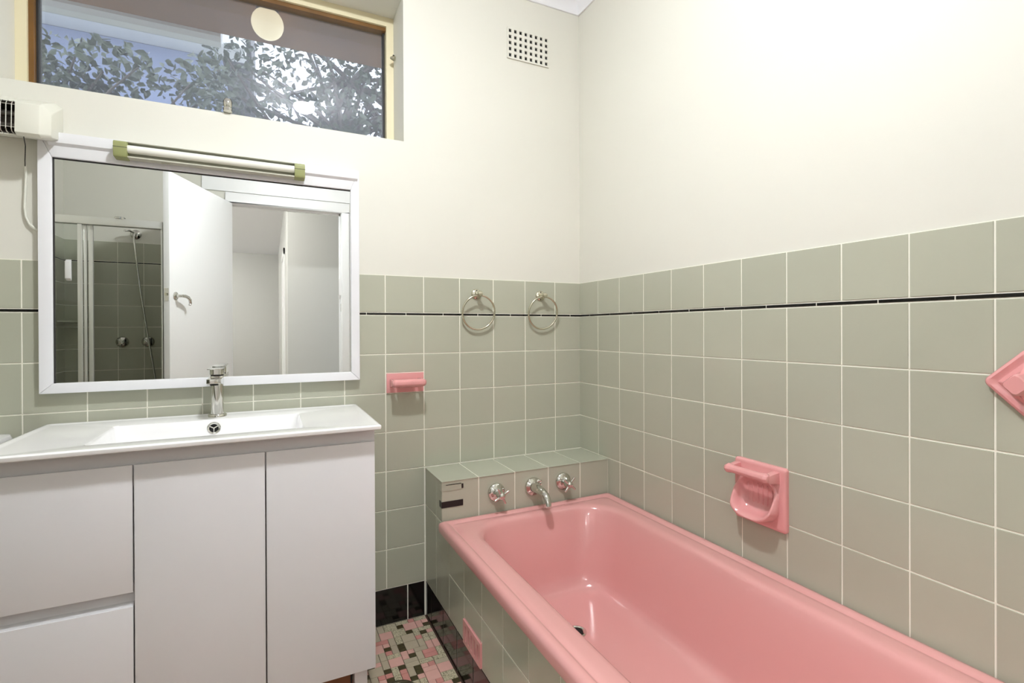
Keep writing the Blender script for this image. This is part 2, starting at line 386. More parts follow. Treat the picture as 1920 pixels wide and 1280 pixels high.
for j in range(len(fy)-1):
    y1, y0 = fy[j], fy[j+1]
    for z0, z1 in [(Z0-7*P, Z0-6*P), (Z0-6*P, 0.436), (0.436, ZL)]:
        if z1 > 0.5:
            if y1 < YL: continue
            z0 = 0.4497
            put_tile('tile', sur, 'right', y1, max(y0, YL-0.003), z0, ZL+0.002, BX, M['tile']); continue
        if j == 3 and z0 < 0.2: put_tile('tile', sur, 'right', y1, y0, 0.2205, z1, BX, M['tile']); continue
        put_tile('tile', sur, 'right', y1, y0, z0, z1 if y1 < -0.2 else max(z1, 0.4497), BX, M['tile'])
by = [-0.004, -0.080]
while by[-1]-P > YF+0.02: by.append(by[-1]-P)
by.append(YF+0.01)
for j in range(len(by)-1): put_tile('skirting_tile', sur, 'right', by[j], by[j+1], 0, ZSK, BX, M['black_tile'])
ey = [YB0-0.012, YB0-0.012-P, YB0-0.012-2*P, YB0-0.012-3*P, YF+0.01]
for j in range(4):
    for k in range(5): put_tile('tile', sur, 'top', lx[k+1], lx[k], ey[j+1], ey[j], 0.45, M['tile'])

# pink vent tile with slots in the bath front
vent = thing('vent_tile', 'pink ceramic vent tile with upright slots in the green bath front', 'vent', (BX, -0.538, ZSK))
mb = MB(); y0, y1, z0, z1 = fy[4]+0.0015, fy[3]-0.0015, ZSK+0.0015, 0.2190; xf = BX-0.007
sl = [(y1-0.024-k*0.0265) for k in range(5)]; sw = 0.0045; sz0, sz1 = z0+0.014, z1-0.014
ys = [y1] + [v for c in sl for v in (c+sw, c-sw)] + [y0]
for k in range(0, len(ys)-1): 
    if k % 2 == 0: mb.box(xf, BX, ys[k+1], ys[k], z0, z1)
    else: mb.box(xf, BX, ys[k+1], ys[k], z0, sz0); mb.box(xf, BX, ys[k+1], ys[k], sz1, z1)
obj('plate', mb, M['pink_cer'], vent)
for c in sl:
    mb = MB(); n = 10
    ring = [(c+(sw)*math.cos(2*math.pi*i/n), (sz0+sz1)/2 + (sz1-sz0)/2*math.sin(2*math.pi*i/n)) for i in range(n)]
    obj('slot', MB().box(BX-0.002, BX-0.0005, c-sw-0.001, c+sw+0.001, sz0-0.001, sz1+0.001), M['dark'], vent)

# bath
tub = thing('bathtub', 'pink enamelled bath with rolled rim beside the green tiled wall', 'bathtub', (-0.38, -1.07, 0.05))
X0, X1 = -0.766, -0.008
def ins(d, z, r=0.006): return rr(X0+d, X1-d, YB0+d, YB1-d, r, z, 8, 8)
OX0, OX1, OY0, OY1 = -0.660, -0.108, -1.83, -0.312
def opn(e, z, r, ea=None): return rr(OX0-e, OX1+e, OY0-e, OY1+e, r, z, 8, 8)
L = [ins(0.012, 0.420), ins(0.001, 0.424), ins(0, 0.430), ins(0, 0.448), ins(0.003, 0.456), ins(0.010, 0.461, 0.01), ins(0.022, 0.462, 0.012), ins(0.030, 0.459, 0.014),
     ins(0.033, 0.4555, 0.016), ins(0.038, 0.4545, 0.02), ins(0.041, 0.4565, 0.02), ins(0.055, 0.4570, 0.03),
     opn(0.026, 0.4565, 0.15), opn(0.016, 0.4545, 0.145), opn(0.007, 0.449, 0.14), opn(0.001, 0.440, 0.135), opn(-0.004, 0.424, 0.13)]
BXa, BXb, BYa, BYb = -0.585, -0.170, -1.62, -0.368
zt, zb = 0.424, 0.195
for k in range(1, 11):
    t = k/10.0; s_ = t**0.9; e = -0.004
    L.append(rr(OX0-e+(BXa-OX0+e)*s_, OX1+e+(BXb-OX1-e)*s_, OY0-e+(BYa-OY0+e)*s_, OY1+e+(BYb-OY1-e)*s_, 0.13-0.02*t, zt+(zb-zt)*t, 8, 8))
for d, z in [(0.010, 0.178), (0.026, 0.166), (0.050, 0.159), (0.09, 0.156), (0.14, 0.154), (0.17, 0.1535)]:
    L.append(rr(BXa+d, BXb-d, BYa+d, BYb-d, max(0.11-d*0.55, 0.012), z, 8, 8))
body = obj('body', MB().loops(L, False, True), M['pink'], tub, smooth=50)
mb = MB(); mb.lathe([(0.033, 0), (0.033, 0.004), (0.028, 0.0055), (0.024, 0.003), (0.010, 0.002), (0.0001, 0.002)], (-0.405, -0.60, 0.1540), (0, 0, 1), 24)
dr = obj('waste', mb, M['chrome'], tub, smooth=40)
obj('plug_hole', MB().lathe([(0.021, 0), (0.021, 0.0035), (0.0001, 0.0035)], (-0.405, -0.60, 0.1553), (0, 0, 1), 20), M['dark'], dr)

# taps and spout on the ledge face
def bath_tap(x, z, label, a0):
    t = thing('bath_tap', label, 'tap', (x, YL-0.004, z), 'cross handled bath taps')
    y = YL-0.0004
    obj('flange', MB().lathe([(0.035, 0), (0.0355, 0.004), (0.033, 0.009), (0.025, 0.0125), (0.019, 0.015), (0.018, 0.017)], (x, y, z), (0, -1, 0), 28), M['chrome'], t, smooth=40)
    obj('spindle', MB().lathe([(0.0195, 0.012), (0.0195, 0.026), (0.014, 0.031), (0.0125, 0.048), (0.014, 0.050)], (x, y, z), (0, -1, 0), 20), M['chrome'], t, smooth=40)
    h = obj('handle', MB().lathe([(0.014, 0.046), (0.0145, 0.056), (0.011, 0.064), (0.007, 0.067), (0.0001, 0.068)], (x, y, z), (0, -1, 0), 18), M['chrome'], t, smooth=40)
    for k in range(4):
        a = math.radians(a0+90*k); d = Vector((math.cos(a), 0, math.sin(a))); c = Vector((x, y-0.055, z))
        obj('spoke', MB().lathe([(0.0062, 0.008), (0.0048, 0.020), (0.0042, 0.030), (0.0046, 0.033), (0.002, 0.035)], c, d, 10), M['chrome'], h, smooth=40)
bath_tap(-0.533, 0.5335, 'chrome cross handled bath tap left of the spout', 28)
bath_tap(-0.2335, 0.536, 'chrome cross handled bath tap right of the spout', 50)
sp = thing('bath_spout', 'curved chrome bath spout between the two cross handled taps', 'spout', (-0.373, YL-0.004, 0.534))
obj('flange', MB().lathe([(0.036, 0), (0.0365, 0.004), (0.034, 0.010), (0.027, 0.0135), (0.021, 0.018)], (-0.373, YL-0.0004, 0.534), (0, -1, 0), 28), M['chrome'], sp, smooth=40)
pts = [(-0.373, YL-0.003-a, 0.534+b) for a, b in [(0.010, 0), (0.030, 0.001), (0.055, 0.001), (0.080, -0.001), (0.100, -0.007), (0.114, -0.018), (0.120, -0.033), (0.121, -0.046)]]
obj('spout_arm', MB().tube(pts, [0.022, 0.020, 0.017, 0.0155, 0.0148, 0.0142, 0.0140, 0.0145], 20), M['chrome'], sp, smooth=40)
obj('stud', MB().lathe([(0.006, 0), (0.006, 0.010), (0.003, 0.012)], (-0.350, YL-0.010, 0.556), (0.3, -1, 0.25), 10), M['chrome'], sp, smooth=40)

# tape on the ledge corner
def tape(name, label, z0, z1, m, y0, x1, cat):
    mb = MB(); e = 0.0024; t = 0.0010; xa = BX-e; ya = YL+0.002-e
    mb.box(xa-t, xa, y0, ya-t, z0, z1); mb.box(xa, x1, ya-t, ya, z0+0.0, z1)
    return tag(obj(name, mb, m), label, cat)
tape('tape_strip', 'short strip of black tape wrapped round the green ledge corner', 0.504, 0.527, M['tape'], YL+0.028, -0.668, 'tape')
tp = tape('tape_residue', 'pale worn tape remnant near the top of the green ledge corner', 0.566, 0.588, M['residue'], YL+0.022, -0.668, 'tape')
obj('torn_edge', MB().box(-0.674, -0.667, YL-0.0022, YL-0.0012, 0.569, 0.586).box(-0.735, -0.675, YL-0.0022, YL-0.0012, 0.5865, 0.5885), M['tape'], tp)

# ------------------------------------------------------------------ soap dishes, towel rings, towel bracket
sd = thing('soap_dish', 'small pink ceramic soap dish on the wall beside the white vanity', 'soap dish', (-0.829, -0.003, 0.914))
obj('back_plate', MB().box(-0.9045, -0.7560, -0.010, -0.0015, 0.9135, 0.9900), M['pink_cer'], sd, bevel=0.002)
oct_ = [(-0.086, 0.942), (-0.092, 0.951), (-0.092, 0.962), (-0.086, 0.970), (-0.066, 0.971), (-0.060, 0.964), (-0.060, 0.948), (-0.066, 0.939)]
mb = MB(); xs = [(-0.897, 0.55), (-0.888, 1.0), (-0.774, 1.0), (-0.765, 0.55)]
mb.loops([[(x, -0.076+(y+0.076)*k, 0.955+(z-0.955)*k) for y, z in oct_] for x, k in xs])
obj('front_bar', mb, M['pink_cer'], sd, bevel=0.003)
for xa in (-0.893, -0.783):
    obj('arm', MB().loops([[(xa, -0.008, 0.935), (xa+0.014, -0.008, 0.935), (xa+0.014, -0.008, 0.968), (xa, -0.008, 0.968)], [(xa, -0.068, 0.944), (xa+0.014, -0.068, 0.944), (xa+0.014, -0.068, 0.966), (xa, -0.068, 0.966)]]), M['pink_cer'], sd, bevel=0.003)
obj('dish', MB().box(-0.868, -0.795, -0.066, -0.006, 0.936, 0.948), M['pink_cer'], sd, bevel=0.003)

rs = thing('recessed_soap_dish', 'pink ceramic soap dish with grab bar on the wall above the bath', 'soap dish', (-0.005, -0.993, 0.672))
def RS(a, b, n): return (-n, -0.993-a, 0.6715+b)         # a along the wall towards the camera, b up, n out of the wall
def rl(a0, a1, b0, b1, r, n, f=None):
    return [RS(a, b, n + (f(a, b) if f else 0)) for a, b, _ in rr(a0, a1, b0, b1, r, 0, 8, 5)]
lip = lambda a, b: 0.036*max(0, min(1, (0.022-b)/0.07))**1.0*(1.0)
mb = MB().loops([rl(-.0885, .0885, -.0925, .0925, .010, 0.0018), rl(-.0885, .0885, -.0925, .0925, .010, 0.012), rl(-.085, .085, -.089, .089, .009, 0.0165), rl(-.078, .078, -.082, .082, .008, 0.0175),
                 rl(-.081, .069, -.076, .052, .050, 0.0172), rl(-.078, .066, -.071, .050, .050, 0.020, lip), rl(-.075, .063, -.068, .048, .049, 0.022, lip), rl(-.071, .059, -.064, .044, .047, 0.020, lip),
                 rl(-.068, .056, -.059, .040, .044, 0.011, lambda a, b: 0.55*lip(a, b)), rl(-.056, .044, -.044, .030, .034, 0.005), rl(-.020, .012, -.012, .008, .010, 0.0035)], True, True)
obj('dish', mb, M['pink_cer'], rs, smooth=60)
for k in range(6):
    a = -0.045+k*0.0165; obj('rib', MB().tube([RS(a, 0.026, 0.0055), RS(a, 0.0, 0.0042), RS(a*0.95, -0.032, 0.0055)], 0.0022, 6), M['pink_cer'], rs, smooth=60)
bar = [(0.046, 0.0530), (0.056, 0.0490), (0.066, 0.0530), (0.070, 0.0620), (0.066, 0.0710), (0.056, 0.0750), (0.046, 0.0710), (0.042, 0.0620)]
mb = MB().loops([[RS(a, 0.064+(b-0.062)*k*1.2, 0.056+(n-0.056)*k*1.2) for n, b in bar] for a, k in [(-.084, .7), (-.074, 1.0), (-.058, .82), (.040, .82), (.056, 1.0), (.066, .7)]])
obj('grab_bar', mb, M['pink_cer'], rs, bevel=0.002, smooth=35)
for a0, a1 in ((-.084, -.062), (.046, .070)):
    mb = MB().loops([[RS(a0, .046, .014), RS(a1, .046, .014), RS(a1, .080, .014), RS(a0, .080, .014)], [RS(a0+.003, .051, .056), RS(a1-.003, .051, .056), RS(a1-.003, .073, .056), RS(a0+.003, .073, .056)]])
    obj('bracket_arm', mb, M['pink_cer'], rs, bevel=0.002)

tb = thing('towel_bracket', 'pink ceramic diamond shaped towel bracket high on the tiled bath wall', 'bracket', (-0.006, -1.592, 1.053))
def TBp(a, b, n): return (-n, -1.592-a, 1.053+b)
def dia(d, n, r): return [TBp((x-y)/math.sqrt(2), (x+y)/math.sqrt(2), n) for x, y, _ in rr(-d, d, -d, d, r, 0, 6, 3)]
obj('base_plate', MB().loops([dia(.050, .006, .012), dia(.050, .014, .012), dia(.047, .0185, .011), dia(.043, .020, .010), dia(.036, .016, .008), dia(.033, .0155, .006)]), M['pink_cer'], tb, smooth=45)
obj('post', MB().loops([dia(.033, .015, .004), dia(.024, .026, .004), dia(.0165, .042, .005), dia(.0165, .062, .007), dia(.014, .068, .007)]), M['pink_cer'], tb, smooth=35)
obj('rail_socket', MB().lathe([(0.0085, 0), (0.0085, 0.004), (0.0001, 0.004)], TBp(0.0125, 0, 0.052), (0, -1, 0), 14), M['dark'], tb)

def towel_ring(xw, zw, xr, zc, label):
    t = thing('towel_ring', label, 'towel ring', (xw, -0.006, zw), 'towel rings on the green tiles')
    y = -0.0036
    obj('rosette', MB().lathe([(0.0225, 0), (0.0225, 0.003), (0.020, 0.006), (0.013, 0.0075), (0.010, 0.009)], (xw, y, zw), (0, -1, 0), 28), M['nickel'], t, smooth=40)
    obj('post', MB().lathe([(0.010, 0.006), (0.008, 0.014), (0.0075, 0.026), (0.010, 0.032), (0.0122, 0.040), (0.0120, 0.048), (0.009, 0.054), (0.0001, 0.0555)], (xw, y, zw), (0, -1, 0), 20), M['nickel'], t, smooth=40)
    R, yc, tilt = 0.0725, y-0.040, math.radians(9); top = zw-0.006
    pts = []
    for k in range(56):
        a = 2*math.pi*k/56; h = R*(1-math.cos(a)); pts.append((xw+R*math.sin(a), yc+h*math.sin(tilt), top-h*math.cos(tilt)))
    obj('ring', MB().tube(pts, 0.0042, 10, True), M['nickel'], t, smooth=60)
    for dz in (0.016, -0.016): obj('screw', MB().lathe([(0.003, 0.005), (0.003, 0.0075), (0.0001, 0.0078)], (xw, y, zw+dz), (0, -1, 0), 8), M['rubber'], t)
towel_ring(-0.5245, 1.3115, 0, 0, 'metal towel ring nearer the mirror on the green tiles')
towel_ring(-0.2155, 1.3125, 0, 0, 'metal towel ring nearer the room corner on the green tiles')

# ------------------------------------------------------------------ wall vent
v = thing('wall_vent', 'small cream wall vent with a grid of square holes near the ceiling', 'vent', (-0.270, -0.001, 2.360))
vx0, vx1, vz0, vz1 = -0.374, -0.166, 2.354, 2.490; nc, nr = 8, 5; hw, hh = 0.0125, 0.0145
cxs = [vx0+0.0135+ (vx1-vx0-0.027)*i/(nc-1) for i in range(nc)]; czs = [vz0+0.0145+(vz1-vz0-0.029)*j/(nr-1) for j in range(nr)]
mb = MB(); xb = [vx0]+[q for c in cxs for q in (c-hw/2, c+hw/2)]+[vx1]; zb_ = [vz0]+[q for c in czs for q in (c-hh/2, c+hh/2)]+[vz1]
for i in range(len(xb)-1):
    for j in range(len(zb_)-1):
        if i % 2 == 1 and j % 2 == 1: continue
        mb.box(xb[i], xb[i+1], -0.0065, -0.0012, zb_[j], zb_[j+1])
obj('grille', mb, M['plaster'], v)
obj('dark_back', MB().box(vx0+0.004, vx1-0.004, -0.0012, -0.0002, vz0+0.004, vz1-0.004), M['dark'], v)

# ------------------------------------------------------------------ window
win = sroot('window_1', 'wide high window with cream frame, trees and eave outside')
FYv = 0.180; fwid = 0.030
mb = MB(); mb.box(WX0, WX0+fwid, FYv, FYv+0.05, WZ0, WZ1); mb.box(WX1-fwid, WX1, FYv, FYv+0.05, WZ0, WZ1)
mb.box(WX0+fwid, WX1-fwid, FYv, FYv+0.05, WZ1-fwid-0.008, WZ1); mb.box(WX0+fwid, WX1-fwid, FYv, FYv+0.05, WZ0, WZ0+0.034)
obj('window_frame', mb, M['win_cream'], win)
mb = MB(); gx0, gx1, gz0, gz1 = WX0+fwid, WX1-fwid, WZ0+0.034, WZ1-fwid-0.008
mb.box(gx0, gx0+0.014, FYv+0.012, FYv+0.06, gz0, gz1); mb.box(gx0, gx1, FYv+0.012, FYv+0.06, gz1-0.016, gz1)
obj('timber_rebate', mb, M['wood'], win)
obj('sill_board', MB().box(WX0, WX1, FYv+0.05, T+0.04, WZ0-0.02, WZ0+0.008), M['win_cream'], win)
# awning sash, hinged at the top, bottom pushed a little outwards
TILT = math.radians(0.0)
def SW(x, d, h): return (x, FYv+0.030+d*math.cos(TILT)+h*math.sin(TILT), gz1-0.010-h*math.cos(TILT)+d*math.sin(TILT))
def sbox(mb, x0, x1, d0, d1, h0, h1):
    q = [SW(x, d, h) for h in (h1, h0) for d in (d0, d1) for x in (x0, x1)]
    return mb.add(q, [(0,1,3,2),(4,6,7,5),(0,4,5,1),(1,5,7,3),(3,7,6,2),(2,6,4,0)])
H = gz1-gz0-0.012
mb = MB(); sbox(mb, gx0+0.003, gx1-0.003, 0.0, 0.03, H-0.03, H+0.01); sbox(mb, gx0+0.003, gx0+0.020, 0.0, 0.03, 0, H-0.03); sbox(mb, gx1-0.009, gx1-0.003, 0.0, 0.03, 0, H-0.03)
obj('sash_rail', mb, M['rubber'], win)
obj('pane', sbox(MB(), gx0+0.020, gx1-0.009, 0.006, 0.009, 0.0, H-0.02), M['glass'], win)
obj('fly_screen', sbox(MB(), gx0+0.020, gx1-0.009, 0.020, 0.0205, 0.0, H-0.02), M['screen'], win)
ct = obj('catch', MB().lathe([(0.006, 0), (0.014, 0.003), (0.015, 0.014), (0.010, 0.019), (0.014, 0.026), (0.015, 0.038), (0.011, 0.047), (0.0001, 0.050)], (-1.4425, -0.004, 1.917), (0, 0.1, 1), 16), M['chrome'], win, smooth=40)
obj('catch_arm', MB().box(-1.4525, -1.4325, 0.0, FYv, 1.917, 1.923), M['chrome'], ct, bevel=0.001)
stay = obj('stay', MB().lathe([(0.009, 0), (0.011, 0.006), (0.008, 0.012), (0.004, 0.020)], (-0.832, 0.140, 2.312), (-1, 0, 0), 12), M['nickel'], win, smooth=40)
obj('stay_pin', MB().cyl((-0.838, 0.140, 2.305), (-0.838, 0.140, 2.326), 0.004, n=8), M['rubber'], stay)

# ------------------------------------------------------------------ mirror and its light
mi = thing('wall_mirror', 'large white framed mirror hanging above the white vanity', 'mirror', (-1.472, -0.005, 0.973))
mx0, mx1, mz0, mz1 = -1.938, -1.0085, 0.973, 1.765; ix0, ix1, iz0, iz1 = -1.905, -1.0395, 1.0035, 1.6895
def mitre(name, poly, y0=-0.033, y1=-0.006):
    obj(name, MB().loops([[(x, y1, z) for x, z in poly], [(x, y0, z) for x, z in poly]]), M['frame_white'], mi, bevel=0.003)
mitre('frame_side', [(mx0, mz0), (ix0, iz0), (ix0, iz1), (mx0, mz1)]); mitre('frame_side', [(mx1, mz0), (ix1, iz0), (ix1, iz1), (mx1, mz1)])
mitre('frame_bottom', [(mx0, mz0), (mx1, mz0), (ix1, iz0), (ix0, iz0)]); mitre('frame_top', [(mx0, mz1), (mx1, mz1), (ix1, iz1), (ix0, iz1)])
obj('pelmet_board', MB().loops([[(x, -0.031, 1.722), (x, -0.043, 1.731), (x, -0.043, 1.762), (x, -0.031, 1.764)] for x in (mx0+0.026, mx1-0.006)]), M['frame_white'], mi, bevel=0.002)
obj('mirror_glass', MB().box(ix0-0.012, ix1+0.012, -0.022, -0.018, iz0-0.012, iz1+0.012), M['mirror'], mi)
mb = MB(); e = 0.0035
mb.box(ix0, ix0+e, -0.0245, -0.0222, iz0, iz1); mb.box(ix0, ix1, -0.0245, -0.0222, iz1-e, iz1)
obj('edge_shadow_strip', mb, M['rubber'], mi)  # dark strip standing in for the shadow gap inside the frame

ml = thing('mirror_light', 'fluorescent strip light with olive green end caps on top of the mirror frame', 'light', (-1.472, -0.044, 1.70))
for x0, x1 in ((-1.7450, -1.7100), (-1.2345, -1.2005)):
    cp = obj('end_cap', MB().loops([[(x, -0.0435, 1.698), (x, -0.083, 1.700), (x, -0.0855, 1.706), (x, -0.0855, 1.744), (x, -0.080, 1.7495), (x, -0.0435, 1.7535)] for x in (x0, x1)]), M['olive'], ml, bevel=0.0025)
    obj('cap_groove', MB().box(x0-0.0003, x1+0.0003, -0.0860, -0.060, 1.7285, 1.7298), M['rubber'], cp)
obj('tube', MB().cyl((-1.711, -0.070, 1.7290), (-1.234, -0.070, 1.7290), 0.0125, n=20), M['tube'], ml, smooth=50)
mb = MB().loops([[(x, -0.0435, 1.7015), (x, -0.078, 1.7015), (x, -0.078, 1.7055), (x, -0.052, 1.7065), (x, -0.050, 1.7480), (x, -0.072, 1.7500), (x, -0.072, 1.7525), (x, -0.0435, 1.7525)] for x in (-1.711, -1.234)])
obj('reflector', mb, M['tray'], ml)
obj('switch', MB().box(-1.625, -1.600, -0.064, -0.052, 1.6985, 1.7016), M['tray'], ml, bevel=0.001)

# ------------------------------------------------------------------ bathroom heater
ht = thing('wall_heater', 'cream bar heater with wire guard on the wall left of the mirror', 'heater', (-2.2, -0.002, 1.72))
sec = [(-0.002, 1.742), (-0.118, 1.716), (-0.132, 1.722), (-0.128, 1.806), (-0.110, 1.818), (-0.002, 1.862)]
for xa, xb2, xc in ((-1.9560, -1.9020, -1.8850), (-2.4440, -2.4980, -2.5150)):
    ins_ = [(-0.002, 1.742), (-0.112, 1.717), (-0.126, 1.723), (-0.122, 1.803), (-0.106, 1.814), (-0.002, 1.860)]
    in2 = [(-0.002, 1.748), (-0.090, 1.728), (-0.100, 1.733), (-0.098, 1.792), (-0.086, 1.802), (-0.002, 1.850)]
    obj('end_housing', MB().loops([[(xa, y, z) for y, z in sec], [(xb2, y, z) for y, z in sec], [(xc, y, z) for y, z in in2]]), M['heater'], ht, bevel=0.003)
obj('top_shell', MB().loops([[(x, -0.002, 1.862), (x, -0.110, 1.818), (x, -0.112, 1.812), (x, -0.002, 1.856)] for x in (-2.444, -1.956)]), M['heater'], ht)
obj('back_shell', MB().loops([[(x, -0.002, 1.742), (x, -0.108, 1.718), (x, -0.108, 1.722), (x, -0.014, 1.748), (x, -0.014, 1.845), (x, -0.002, 1.85)] for x in (-2.444, -1.956)]), M['heater'], ht)
rp = [(-0.104, 1.728), (-0.060, 1.736), (-0.030, 1.752), (-0.022, 1.780), (-0.030, 1.812), (-0.060, 1.822), (-0.104, 1.811)]
obj('reflector', MB().loops([[(x, y, z) for y, z in rp] + [(x, y, z+0.0) for y, z in [(-0.106, 1.8125), (-0.06, 1.825), (-0.026, 1.815), (-0.018, 1.780), (-0.026, 1.748), (-0.06, 1.733), (-0.106, 1.7255)]] for x in (-2.444, -1.956)]), M['steel_dark'], ht)
for z in (1.7515, 1.7845):
    rd = obj('element', MB().cyl((-2.425, -0.085, z), (-1.975, -0.085, z), 0.0075, n=14), M['heat_red'], ht, smooth=50)
    obj('element_end', MB().cyl((-2.000, -0.085, z), (-1.957, -0.085, z), 0.0088, n=14), M['steel_dark'], rd, smooth=50)
for k in range(42):
    x = -1.962-k*0.0117
    obj('guard_wire', MB().tube([(x, -0.107, 1.7205), (x, -0.126, 1.7225), (x, -0.131, 1.730), (x, -0.128, 1.800), (x, -0.122, 1.808), (x, -0.108, 1.815)], 0.0011, 5), M['wire'], ht)
for z, y in ((1.735, -0.1285), (1.799, -0.1265)):
    obj('guard_rail', MB().tube([(-2.444, y, z), (-1.956, y, z)], 0.0011, 5), M['wire'], ht)
obj('pull_chain', MB().tube([(-1.946, -0.10, 1.722), (-1.955, -0.060, 1.705), (-1.966, -0.030, 1.67), (-1.969, -0.020, 1.655)], 0.0013, 6), M['rubber'], ht)
cpts = [(-1.969, -0.018, 1.660), (-1.9695, -0.012, 1.63), (-1.972, -0.010, 1.58), (-1.9740, -0.010, 1.535), (-1.971, -0.010, 1.505), (-1.963, -0.010, 1.485), (-1.950, -0.010, 1.471), (-1.936, -0.004, 1.464)]
obj('power_lead', MB().tube(cpts, 0.0034, 10), M['cord'], ht, smooth=60)

# ------------------------------------------------------------------ vanity
va = thing('vanity_cabinet', 'glossy white vanity cabinet with two doors and drawers under the basin', 'vanity', (-1.475, -0.24, 0))
vx0, vx1 = -1.922, -1.0315; yf = -0.460
mb = MB(); mb.box(vx0, vx0+0.016, -0.436, -0.010, 0.133, 0.8625); mb.box(vx1-0.016, vx1, -0.436, -0.010, 0.133, 0.8625); mb.box(vx0+0.016, vx1-0.016, -0.436, -0.010, 0.133, 0.149); mb.box(vx0+0.016, vx1-0.016, -0.022, -0.010, 0.149, 0.8625); mb.box(-1.336, -1.320, -0.436, -0.022, 0.149, 0.78); mb.box(-1.635, -1.619, -0.436, -0.022, 0.149, 0.78)
obj('carcass', mb, M['white_dim'], va)
obj('top_rail', MB().box(vx0, vx1, -0.4495, -0.436, 0.770, 0.8625), M['white_dim'], va)
for x0, x1 in ((-1.3265, -1.0325), (-1.6245, -1.3300)):
    obj('door', MB().box(x0, x1, yf, -0.4505, 0.1400, 0.8245), M['white_gloss'], va, bevel=0.0012)
obj('drawer', MB().box(-1.9200, -1.6280, yf, -0.4505, 0.5050, 0.8245), M['white_gloss'], va, bevel=0.0012)
obj('drawer', MB().box(-1.9200, -1.6280, yf, -0.4505, 0.1400, 0.4690), M['white_gloss'], va, bevel=0.0012)
obj('finger_pull', MB().loops([[(x, -0.437, 0.455), (x, -0.4500, 0.455), (x, -0.4500, 0.4685), (x, -0.441, 0.476), (x, -0.439, 0.520), (x, -0.437, 0.520)] for x in (-1.9195, -1.6285)]), M['white_dim'], va)
for x in (-1.0715, -1.882):
    for y in (-0.415, -0.06):
        lg = obj('leg', MB().box(x-0.0185, x+0.0185, y-0.0185, y+0.0185, 0.001, 0.133), M['white_gloss'], va, bevel=0.001)
obj('kick_board', MB().box(-1.86, -1.094, -0.405, -0.393, 0.004, 0.118), M['brown_board'], va)
obj('kick_edge', MB().box(-1.0990, -1.0935, -0.4065, -0.392, 0.003, 0.1185).box(-1.86, -1.0935, -0.4065, -0.392, 0.112, 0.1185), M['rubber'], va)

ba = thing('basin', 'white ceramic basin top with wide shallow bowl on the vanity', 'basin', (-1.4735, -0.25, 0.864))
bx0, bx1, by0, by1 = -1.930, -1.0175, -0.4945, -0.006; zt = 0.8785
def bi(d, z, r=0.008): return rr(bx0+d, bx1-d, by0+d, by1-d, r, z, 6, 6)
def bo(e, z, r): return rr(-1.735-e, -1.228+e, -0.412-e, -0.130+e, r, z, 6, 6)
L = [bi(0.035, 0.8630), bi(0.006, 0.8640), bi(0.001, 0.8665), bi(0.0, 0.870), bi(0.0, 0.8755), bi(0.003, 0.8788), bi(0.008, 0.8795), bi(0.014, 0.8785), bi(0.020, 0.8770, 0.012), bi(0.026, 0.8765, 0.012),
     bo(0.006, 0.8765, 0.016), bo(0.001, 0.8755, 0.014), bo(-0.001, 0.8725, 0.014), bo(-0.006, 0.850, 0.018), bo(-0.013, 0.815, 0.022), bo(-0.022, 0.802, 0.03), bo(-0.05, 0.796, 0.03), bo(-0.11, 0.793, 0.02)]
obj('bowl_top', MB().loops(L, False, True), M['porcelain'], ba, smooth=40)
ov = obj('overflow_ring', MB().lathe([(0.0195, 0), (0.0195, 0.003), (0.0175, 0.005), (0.0130, 0.004), (0.0125, 0.001)], (-1.478, -0.1355, 0.8490), (0, -1, 0.12), 24, True, False), M['chrome'], ba, smooth=40)
obj('overflow_hole', MB().lathe([(0.0130, 0), (0.0130, 0.0022), (0.0001, 0.0022)], (-1.478, -0.1357, 0.8490), (0, -1, 0.12), 20), M['dark'], ov)
for k in range(3):
    a = math.radians(90+120*k+180)
    obj('overflow_spoke', MB().cyl((-1.478, -0.1388, 0.8494), (-1.478+0.0135*math.cos(a), -0.1388, 0.8494+0.0135*math.sin(a)), 0.0018, n=6), M['chrome'], ov)
obj('waste', MB().lathe([(0.030, 0), (0.030, 0.003), (0.024, 0.005), (0.0001, 0.006)], (-1.478, -0.26, 0.7935), (0, 0, 1), 24), M['chrome'], ba, smooth=40)

mxr = thing('basin_mixer', 'square edged chrome mixer tap standing behind the basin bowl', 'tap', (-1.476, -0.066, 0.877))
tx, ty = -1.4735, -0.068
obj('base_flange', MB().lathe([(0.0275, 0), (0.0275, 0.006), (0.026, 0.008), (0.022, 0.008)], (tx, ty, 0.8765), (0, 0, 1), 28), M['chrome'], mxr, smooth=40)
def sq(d, e, z, r): return rr(tx-d, tx+d, ty-e, ty+e, r, z, 6, 3)
obj('body', MB().loops([sq(.0190, .0190, .884, .017), sq(.0190, .0190, .935, .016), sq(.0190, .0190, .975, .013), sq(.0190, .0190, 1.010, .011), sq(.0180, .0180, 1.012, .011)]), M['chrome'], mxr, smooth=40)
obj('collar', MB().loops([sq(.0185, .0185, 1.011, .012), sq(.0185, .0185, 1.017, .012)]), M['rubber'], mxr)
obj('cartridge', MB().loops([sq(.0205, .0205, 1.0165, .012), sq(.0205, .0205, 1.0330, .012)]), M['chrome'], mxr, smooth=40)
obj('lever', MB().loops([[(tx-.0205, ty+.021, 1.0330), (tx+.0205, ty+.021, 1.0330), (tx+.0205, ty+.021, 1.0385), (tx-.0205, ty+.021, 1.0385)], [(tx-.020, ty-.105, 1.0385), (tx+.020, ty-.105, 1.0385), (tx+.020, ty-.105, 1.0415), (tx-.020, ty-.105, 1.0415)]]), M['chrome'], mxr, bevel=0.0012)
